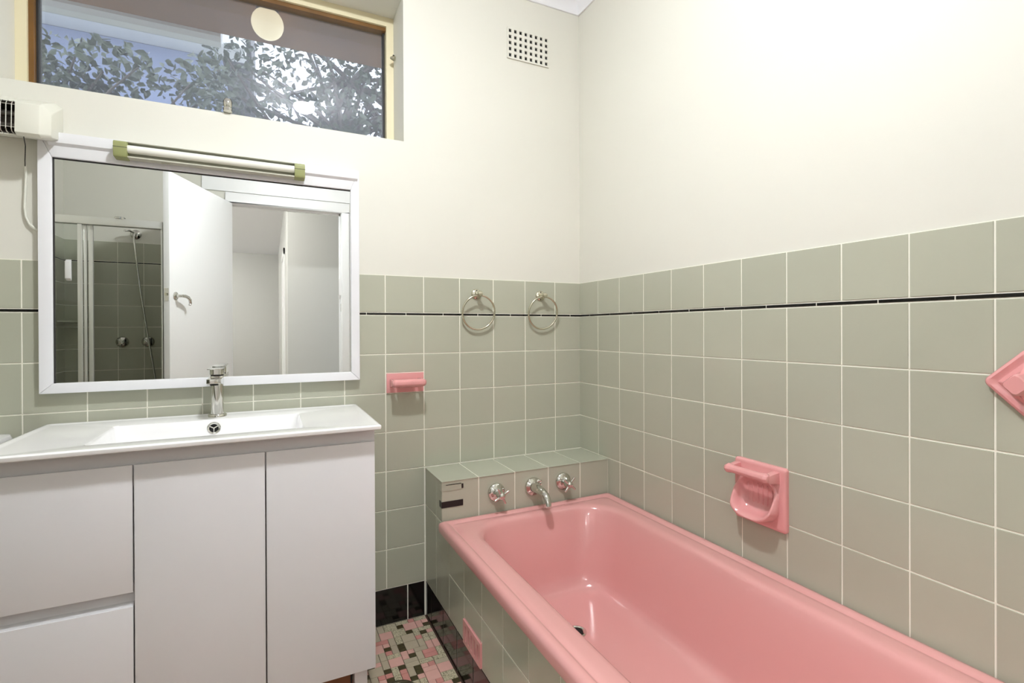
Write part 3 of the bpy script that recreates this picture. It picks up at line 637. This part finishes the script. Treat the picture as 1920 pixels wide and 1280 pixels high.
sp_ = obj('spout', MB().loops([[(tx-.0195, ty-.010, .983), (tx+.0195, ty-.010, .983), (tx+.0195, ty-.010, 1.008), (tx-.0195, ty-.010, 1.008)], [(tx-.0195, ty-.125, .996), (tx+.0195, ty-.125, .996), (tx+.0195, ty-.125, 1.0105), (tx-.0195, ty-.125, 1.0105)]]), M['chrome'], mxr, bevel=0.0015)
obj('aerator', MB().cyl((tx, ty-.106, 0.997), (tx, ty-.106, 0.9895), 0.0115, n=16), M['rubber'], sp_)

# ------------------------------------------------------------------ floor drain
fd = thing('floor_drain', 'round metal floor drain in the mosaic beside the vanity leg', 'drain', (-0.952, -0.405, 0))
obj('rim', MB().lathe([(0.060, 0.0005), (0.060, 0.0035), (0.055, 0.0055), (0.048, 0.005), (0.046, 0.0018)], (-0.952, -0.405, 0), (0, 0, 1), 40, True, False), mat('dull_bronze', (112, 104, 86), 0.3, metal=0.7), fd, smooth=40)
obj('grate', MB().lathe([(0.047, 0.0008), (0.047, 0.0028), (0.040, 0.004), (0.0001, 0.0045)], (-0.952, -0.405, 0), (0, 0, 1), 32), mat('dark_drain_metal', (86, 92, 80), 0.25, metal=0.7), fd, smooth=40)
for k in range(5): obj('slot', MB().box(-0.985+k*0.0165-0.003, -0.985+k*0.0165+0.003, -0.430, -0.380, 0.0036, 0.0050), M['dark'], fd)

# ------------------------------------------------------------------ toilet beside the vanity
to = thing('toilet', 'white toilet whose cistern corner shows left of the vanity', 'toilet', (-2.25, -0.3, 0))
def tr(x0, x1, y0, y1, r, z): return rr(x0, x1, y0, y1, r, z, 6, 3)
obj('cistern', MB().loops([tr(-2.40, -2.06, -.165, -.012, .03, .44), tr(-2.435, -2.025, -.180, -.010, .035, .50), tr(-2.445, -2.010, -.185, -.008, .035, .835)]), M['porcelain'], to, smooth=40)
ld = obj('cistern_lid', MB().loops([tr(-2.452, -1.998, -.192, -.006, .035, .836), tr(-2.455, -1.995, -.195, -.006, .035, .846), tr(-2.450, -2.000, -.190, -.008, .035, .858), tr(-2.40, -2.05, -.15, -.03, .03, .864)]), M['porcelain'], to, smooth=40)
obj('flush_button', MB().lathe([(0.022, 0), (0.022, 0.004), (0.018, 0.006), (0.0001, 0.006)], (-2.225, -0.09, 0.862), (0, 0, 1), 20), M['chrome'], ld, smooth=40)
def ov_(w, l, z, y=-0.42, n=28): return [(-2.225+w*math.cos(2*math.pi*k/n), y+l*math.sin(2*math.pi*k/n), z) for k in range(n)]
obj('bowl', MB().loops([ov_(.11, .20, .001, -.34), ov_(.10, .19, .06, -.34), ov_(.10, .18, .18, -.36), ov_(.15, .21, .30, -.40), ov_(.18, .235, .385, -.42), ov_(.178, .233, .40, -.42), ov_(.13, .18, .398, -.43), ov_(.10, .14, .30, -.43), ov_(.05, .07, .24, -.42)]), M['porcelain'], to, smooth=50)
obj('seat_lid', MB().loops([ov_(.180, .238, .402), ov_(.184, .242, .412), ov_(.182, .240, .424), ov_(.15, .20, .432)]), M['porcelain'], to, smooth=50)

# ------------------------------------------------------------------ shower
YS = -1.865
sc = thing('shower_screen', 'framed sliding glass shower screen seen at the left of the mirror', 'shower screen', (-2.26, YS, 0))
obj('sill', MB().box(XL+0.008, -1.912, YS-0.045, YS+0.045, 0.001, 0.09), M['porcelain'], sc, bevel=0.006)
obj('top_rail', MB().box(XL+0.008, -1.912, YS-0.025, YS+0.022, 1.796, 1.842), M['alu'], sc, bevel=0.003)
obj('bottom_rail', MB().box(XL+0.008, -1.912, YS-0.025, YS+0.022, 0.09, 0.12), M['alu'], sc, bevel=0.003)
for x0, x1, y in ((XL+0.008, XL+0.034, YS), (-1.921, -1.912, YS)): obj('wall_stile', MB().box(x0, x1, y-0.02, y+0.02, 0.12, 1.796), M['alu'], sc, bevel=0.003)
for x0, x1, y in ((-2.328, -2.306, YS+0.011), (-2.304, -2.289, YS-0.011), (-2.282, -2.260, YS-0.011)): obj('stile', MB().box(x0, x1, y-0.010, y+0.010, 0.121, 1.795), M['alu'], sc, bevel=0.003)
obj('glass_panel', MB().box(XL+0.034, -2.328, YS+0.009, YS+0.013, 0.121, 1.795), M['shower_glass'], sc)
for xh in (-2.3675,): obj('pull_handle', MB().loops([[(xh-.013, YS+.014, 1.456), (xh+.013, YS+.014, 1.456), (xh+.013, YS+.040, 1.47), (xh-.013, YS+.040, 1.47)], [(xh-.013, YS+.014, 1.583), (xh+.013, YS+.014, 1.583), (xh+.013, YS+.040, 1.57), (xh-.013, YS+.040, 1.57)]]), M['porcelain'], sc, bevel=0.004)
obj('return_panel', MB().box(-1.921, -1.917, YF+0.012, YS-0.026, 0.12, 1.795), M['shower_glass'], sc)
obj('return_rail', MB().box(-1.924, -1.913, YF+0.008, YS-0.026, 1.796, 1.842).box(-1.924, -1.913, YF+0.008, YS-0.026, 0.0, 0.12), M['alu'], sc)
obj('rail_cap', MB().lathe([(0.028, 0), (0.028, 0.008), (0.024, 0.012), (0.0001, 0.013)], (-2.129, YS, 1.842), (0, 0, 1), 20), M['chrome'], sc, smooth=40)
hs = thing('hand_shower', 'chrome shower elbow with long hose on the shower wall', 'shower', (-2.19, YF+0.006, 1.86))
obj('rosette', MB().lathe([(0.034, 0), (0.034, 0.005), (0.026, 0.014), (0.013, 0.018)], (-2.190, YF, 1.868), (0, 1, 0), 24), M['chrome'], hs, smooth=40)
obj('elbow', MB().tube([(-2.190, YF+.01, 1.868), (-2.190, YF+.04, 1.868), (-2.192, YF+.055, 1.860), (-2.192, YF+.06, 1.842)], .010, 12), M['chrome'], hs, smooth=50)
obj('diverter', MB().tube([(-2.192, YF+.05, 1.874), (-2.215, YF+.07, 1.884), (-2.238, YF+.08, 1.880), (-2.240, YF+.08, 1.872)], .008, 10), M['chrome'], hs, smooth=50)
obj('hose', MB().tube([(-2.192, YF+.06, 1.845), (-2.180, YF+.07, 1.72), (-2.150, YF+.085, 1.45), (-2.110, YF+.090, 1.15), (-2.073, YF+.085, 0.88), (-2.04, YF+.06, 0.55), (-2.06, YF+.08, 0.30), (-2.12, YF+.09, 0.26)], .0068, 10), M['chrome'], hs, smooth=50)
obj('hand_piece', MB().lathe([(0.012, 0), (0.013, 0.12), (0.030, 0.15), (0.034, 0.17), (0.030, 0.18)], (-2.12, YF+.09, 0.262), (-1, 0.1, -0.02), 16), M['chrome'], hs, smooth=40)
for x, lb in ((-2.272, 'chrome shower tap further from the hose on the mirrored shower wall'), (-2.119, 'chrome shower tap half hidden by the hanging shower hose')):
    t = thing('shower_tap', lb, 'tap', (x, YF+0.006, 1.083), 'shower taps')
    obj('flange', MB().lathe([(0.040, 0), (0.040, 0.004), (0.036, 0.014), (0.026, 0.022), (0.018, 0.025), (0.016, 0.045)], (x, YF+0.006, 1.083), (0, 1, 0), 24), M['chrome'], t, smooth=40)
    for k in range(4):
        a = math.radians(45+90*k); obj('spoke', MB().cyl((x, YF+.050, 1.083), (x+.026*math.cos(a), YF+.050, 1.083+.026*math.sin(a)), .006, .004, 8), M['chrome'], t, smooth=50)
tag(obj('corner_shelf', MB().loops([[(XL+.004, YF+.004, z), (XL+.15, YF+.004, z), (XL+.11, YF+.09, z), (XL+.004, YF+.15, z)] for z in (1.222, 1.236)]), M['tile'], bevel=0.002), 'small corner shelf in the tiled shower seen in the mirror', 'shelf')

# ------------------------------------------------------------------ doorway, door, hall
dj = sroot('trim_5', 'white door lining and architrave seen in the mirror')
mb = MB(); mb.box(DX0-0.02, DX0, YF-0.12, YF, 0, DZ+0.02); mb.box(DX1, DX1+0.02, YF-0.12, YF, 0, DZ+0.02); mb.box(DX0, DX1, YF-0.12, YF, DZ, DZ+0.02)
obj('door_lining', mb, M['door_white'], dj)
mb = MB()
for y0, y1 in ((YF, YF+0.016), (YF-0.136, YF-0.12)):
    mb.box(DX0-0.030, DX0-0.006, y0, y1, 0, DZ+0.006); mb.box(DX1+0.006, DX1+0.070, y0, y1, 0, DZ+0.006); mb.box(DX0-0.030, DX1+0.070, y0, y1, DZ+0.006, DZ+0.085)
obj('architrave', mb, M['door_white'], dj, bevel=0.004)
obj('head_panel', MB().box(-1.776, -0.60, YF-0.001, YF+0.012, DZ+0.09, 2.62), M['door_white'], dj)
mb = MB(); mb.box(DX0, DX0+0.012, YF-0.06, YF-0.042, 0, DZ).box(DX1-0.012, DX1, YF-0.06, YF-0.042, 0, DZ).box(DX0, DX1, YF-0.06, YF-0.042, DZ-0.012, DZ)
obj('door_stop', mb, M['door_white'], dj)
obj('strike_plate', MB().box(DX1-0.002, DX1+0.001, YF-0.035, YF-0.012, 1.32, 1.39), M['chrome'], dj)
obj('strike_plate', MB().box(DX1-0.018, DX1+0.001, YF-0.02, YF-0.004, 1.46, 1.60), M['porcelain'], dj)
do = sroot('door_1', 'white bathroom door standing open, seen in the mirror')
do.location = (DX0+0.002, YF+0.018, 0); do.rotation_euler = (0, 0, math.radians(111.4)); LW = 0.822
obj('leaf', MB().box(0, LW, -0.018, 0.018, 0.008, DZ-0.004), M['door_white'], do, bevel=0.002, local=True)
hz = 1.383; hx = LW-0.062
for s in (-1, 1):
    hd = obj('handle', MB().lathe([(0.026, 0), (0.026, 0.004), (0.022, 0.008), (0.011, 0.010), (0.010, 0.045)], (hx, s*0.018, hz), (0, s, 0), 20), M['chrome'], do, smooth=40, local=True)
    obj('lever', MB().tube([(hx, s*.055, hz), (hx-.03, s*.060, hz), (hx-.06, s*.062, hz-.006), (hx-.085, s*.060, hz-.020), (hx-.098, s*.056, hz-.042), (hx-.090, s*.055, hz-.055)], [.0105, .011, .0105, .0095, .0085, .0075], 12), M['chrome'], hd, smooth=50, local=True)
obj('latch_plate', MB().box(LW-0.001, LW+0.0015, -0.0125, 0.0125, hz-0.035, hz+0.045), M['chrome'], do, local=True)
obj('latch_bolt', MB().box(LW, LW+0.010, -0.006, 0.006, hz-0.002, hz+0.014), M['nickel'], do, local=True)
for z in (0.25, 1.10, 1.95): obj('hinge', MB().cyl((0.002, 0.022, z-0.04), (0.002, 0.022, z+0.04), 0.006, n=10), M['chrome'], do, local=True)

HY = YF-0.12
struct(obj('floor_hall', MB().box(-3.5, 0.8, -9.4, HY, -0.1, -0.003), M['carpet']), 'beige hall floor beyond the doorway')
struct(obj('ceiling_hall', MB().box(-3.5, 0.8, -9.4, HY, 2.66, 2.8), M['ceiling']), 'white hall ceiling seen through the doorway in the mirror')
struct(obj('wall_hall_far', MB().box(-3.5, -1.0, -9.4, -9.2, -0.1, 2.7), M['hall']), 'grey far wall of the hall seen in the mirror')
struct(obj('wall_hall_left', MB().box(-3.5, -3.3, -9.4, HY, -0.1, 2.7), M['hall']), 'grey side wall of the hall')
struct(obj('wall_hall_right', MB().box(-1.15, 0.8, -9.4, -3.6, -0.1, 2.7), M['hall']), 'beige grey wall end facing the doorway in the mirror')
struct(obj('wall_hall_end', MB().box(0.6, 0.8, -3.6, HY, -0.1, 2.7), M['hall']), 'end wall of the hall')
mb = MB().box(-1.166, -1.15, -4.60, -4.53, 0, 2.12).box(-1.166, -1.15, -5.46, -5.39, 0, 2.12).box(-1.166, -1.15, -5.46, -4.53, 2.05, 2.12).box(-1.156, -1.15, -5.39, -4.60, 0, 2.05)
struct(obj('door_2', mb, M['door_white']), 'white door and architrave along the hall wall')
def hall_fill_light(x, y, label):  # invented fittings, kept out of view, that brighten the hall
    t = thing('hall_fill_light', label, 'light', (x, y, 2.62), 'added hall fill lights')
    obj('base', MB().lathe([(0.13, 0), (0.13, -0.018), (0.11, -0.02)], (x, y, 2.66), (0, 0, 1), 24), M['door_white'], t)
    obj('diffuser', MB().lathe([(0.12, -0.019), (0.115, -0.045), (0.08, -0.065), (0.0001, -0.072)], (x, y, 2.66), (0, 0, 1), 24), M['hall_fill'], t, smooth=50)
hall_fill_light(-1.95, -3.20, 'unseen round fill light added just beyond the doorway')
hall_fill_light(-2.75, -5.60, 'unseen round fill light added half way down the hall')
hall_fill_light(-2.75, -7.9, 'unseen round fill light added at the far end of the hall')

# ------------------------------------------------------------------ the bathroom's ceiling light
GX, GY = -1.10, -1.22
gl = thing('ceiling_light', 'small round ceiling light over the bathroom floor', 'light', (GX, GY, ZC))
obj('base', MB().lathe([(0.072, 0), (0.072, -0.036), (0.066, -0.042)], (GX, GY, ZC), (0, 0, 1), 32), M['frame_white'], gl, smooth=40)
obj('diffuser', MB().lathe([(0.064, -0.040), (0.064, -0.052), (0.056, -0.068), (0.036, -0.080), (0.0001, -0.085)], (GX, GY, ZC), (0, 0, 1), 28), M['globe'], gl, smooth=80)

# ------------------------------------------------------------------ outside: eave, gutter, neighbour, trees
struct(obj('trim_6', MB().box(-4, 2.5, T, 0.80, 2.59, 2.68), M['soffit']), 'brown timber eave lining outside the window')
el = thing('eave_lamp', 'glowing round opal lamp under the brown eave outside the window', 'lamp', (-1.317, 0.50, 2.59))
obj('mount', MB().cyl((-1.317, 0.50, 2.59), (-1.317, 0.50, 2.572), 0.045, n=20), M['rubber'], el)
obj('globe', MB().sphere((-1.317, 0.50, 2.527), 0.066, 24, 14), M['eave_lamp'], el, smooth=80)
gt = obj('gutter', MB().loops([[(x, 0.80, 2.66), (x, 0.80, 2.575), (x, 0.815, 2.555), (x, 0.86, 2.552), (x, 0.895, 2.565), (x, 0.905, 2.60), (x, 0.905, 2.66)] for x in (-4.0, -1.52)]), M['gutter'])
tag(gt, 'white eave gutter outside the top left of the window', 'gutter')
struct(obj('ground', MB().box(-12, 10, T, 14, -0.3, -0.05), M['ground']), 'garden ground outside')
nb = thing('neighbour_house', 'rendered house wall coloured with the blue screen haze behind the bushes outside the window', 'house', (-5, 6, 0))
obj('wall', MB().box(-9, -1.80, 5.0, 9, -0.05, 4.40), M['neigh'], nb)
obj('fascia', MB().box(-9, -1.55, 4.62, 5.0, 4.40, 4.62), M['gutter'], nb, bevel=0.01)
obj('roof', MB().loops([[(-9, 4.55, 4.62), (-9, 9, 4.62), (-9, 7, 5.8)], [(-1.50, 4.55, 4.62), (-1.50, 9, 4.62), (-1.50, 7, 5.8)]]), M['roof'], nb)

def leaf_geo(mb, c, d, n, l, w):
    d = d.normalized(); s = d.cross(n).normalized(); n = s.cross(d)
    c = Vector(c); b = c-d*l*0.5; t = c+d*l*0.5-n*l*0.08
    mb.add([b, c-d*l*0.12+s*w*0.5+n*w*0.12, c+d*l*0.22+s*w*0.36+n*w*0.08, t, c+d*l*0.22-s*w*0.36+n*w*0.08, c-d*l*0.12-s*w*0.5+n*w*0.12], [(0, 1, 2, 3), (0, 3, 4, 5)])
lm = MB(); leaf_geo(lm, (0, 0, 0), Vector((1, 0, 0)), Vector((0, 0, 1)), 0.07, 0.036)
LEAF = mesh_of(lm, 'leaf', M['leaf'], smooth=60)
def tree(name, label, base, trunk_pts, rt, blobs, nleaf, nsingle, lsize, seed, twigs=26):
    R = random.Random(seed); t = thing(name, label, 'tree', base)
    tk = obj('trunk', MB().tube(trunk_pts, [rt*(1-0.6*i/(len(trunk_pts)-1)) for i in range(len(trunk_pts))], 8), M['bark'], t, smooth=60)
    wt = [b[4] for b in blobs]; fol = MB(); singles = 0
    def pos():
        b = R.choices(blobs, wt)[0]
        while True:
            p = Vector((R.uniform(-1, 1), R.uniform(-1, 1), R.uniform(-1, 1)))
            if p.length <= 1: break
        return Vector(b[0]) + Vector((p.x*b[1], p.y*b[2], p.z*b[3]))
    for k in range(twigs):
        e = pos(); s_ = Vector(trunk_pts[R.randrange(len(trunk_pts)//2, len(trunk_pts))]); m_ = (s_+e)/2 + Vector((R.uniform(-.12, .12), R.uniform(-.12, .12), R.uniform(-.02, .15)))
        q = [s_*(1-a)*(1-a)+m_*2*a*(1-a)+e*a*a for a in (0, .2, .4, .6, .8, 1)]
        obj('branch', MB().tube(q, [rt*0.34*(1-0.8*i/5)+0.002 for i in range(6)], 5), M['bark'], tk, smooth=60)
    off = Vector(base)
    for k in range(nleaf):
        c = pos(); d = Vector((R.gauss(0, 1), R.gauss(0, 1), R.gauss(-0.5, .7))); n = Vector((R.gauss(0, 1), R.gauss(-.4, 1), R.gauss(.5, 1)))
        if d.length < .1: d = Vector((1, 0, 0))
        l = lsize*R.uniform(.7, 1.3)
        if k < nsingle:
            o = bpy.data.objects.new('leaf', LEAF); C.objects.link(o); o.parent = t
            d.normalize(); s_ = d.cross(n).normalized(); n2 = s_.cross(d); c2 = c-off; f = l/0.07
            o.matrix_basis = Matrix(((d.x*f, s_.x*f, n2.x*f, c2.x), (d.y*f, s_.y*f, n2.y*f, c2.y), (d.z*f, s_.z*f, n2.z*f, c2.z), (0, 0, 0, 1)))
        else: leaf_geo(fol, c, d, n, l, l*0.52)
    fo = obj('foliage', fol, M['leaf'], t, smooth=60); fo['kind'] = 'stuff'
tree('camellia_tree', 'leafy tree against the bright sky in the right half of the window', (-0.75, 2.4, -0.05),
     [(-0.75, 2.4, -0.05), (-0.78, 2.4, 0.8), (-0.72, 2.38, 1.5), (-0.80, 2.36, 2.1), (-0.76, 2.35, 2.7), (-0.7, 2.35, 3.2)], 0.06,
     [((-1.0, 2.3, 2.9), .75, .45, .62, 1.0), ((-0.30, 2.3, 2.8), .7, .5, .70, 1.0), ((-1.55, 2.3, 2.85), .32, .3, .5, .35), ((-0.8, 2.2, 3.5), .9, .4, .25, .35)], 3400, 150, 0.060, 3, 60)
tree('camellia_bush', 'dense dark bush against the haze tinted wall in the left half of the window', (-2.35, 1.7, -0.05),
     [(-2.35, 1.7, -0.05), (-2.40, 1.7, 0.7), (-2.36, 1.68, 1.4), (-2.42, 1.66, 2.0), (-2.40, 1.65, 2.4)], 0.04,
     [((-2.36, 1.65, 2.26), .40, .30, .38, 1.0), ((-2.12, 1.5, 2.62), .42, .25, .12, .12), ((-1.66, 1.45, 2.55), .16, .2, .24, .07)], 3400, 150, 0.055, 5, 40)
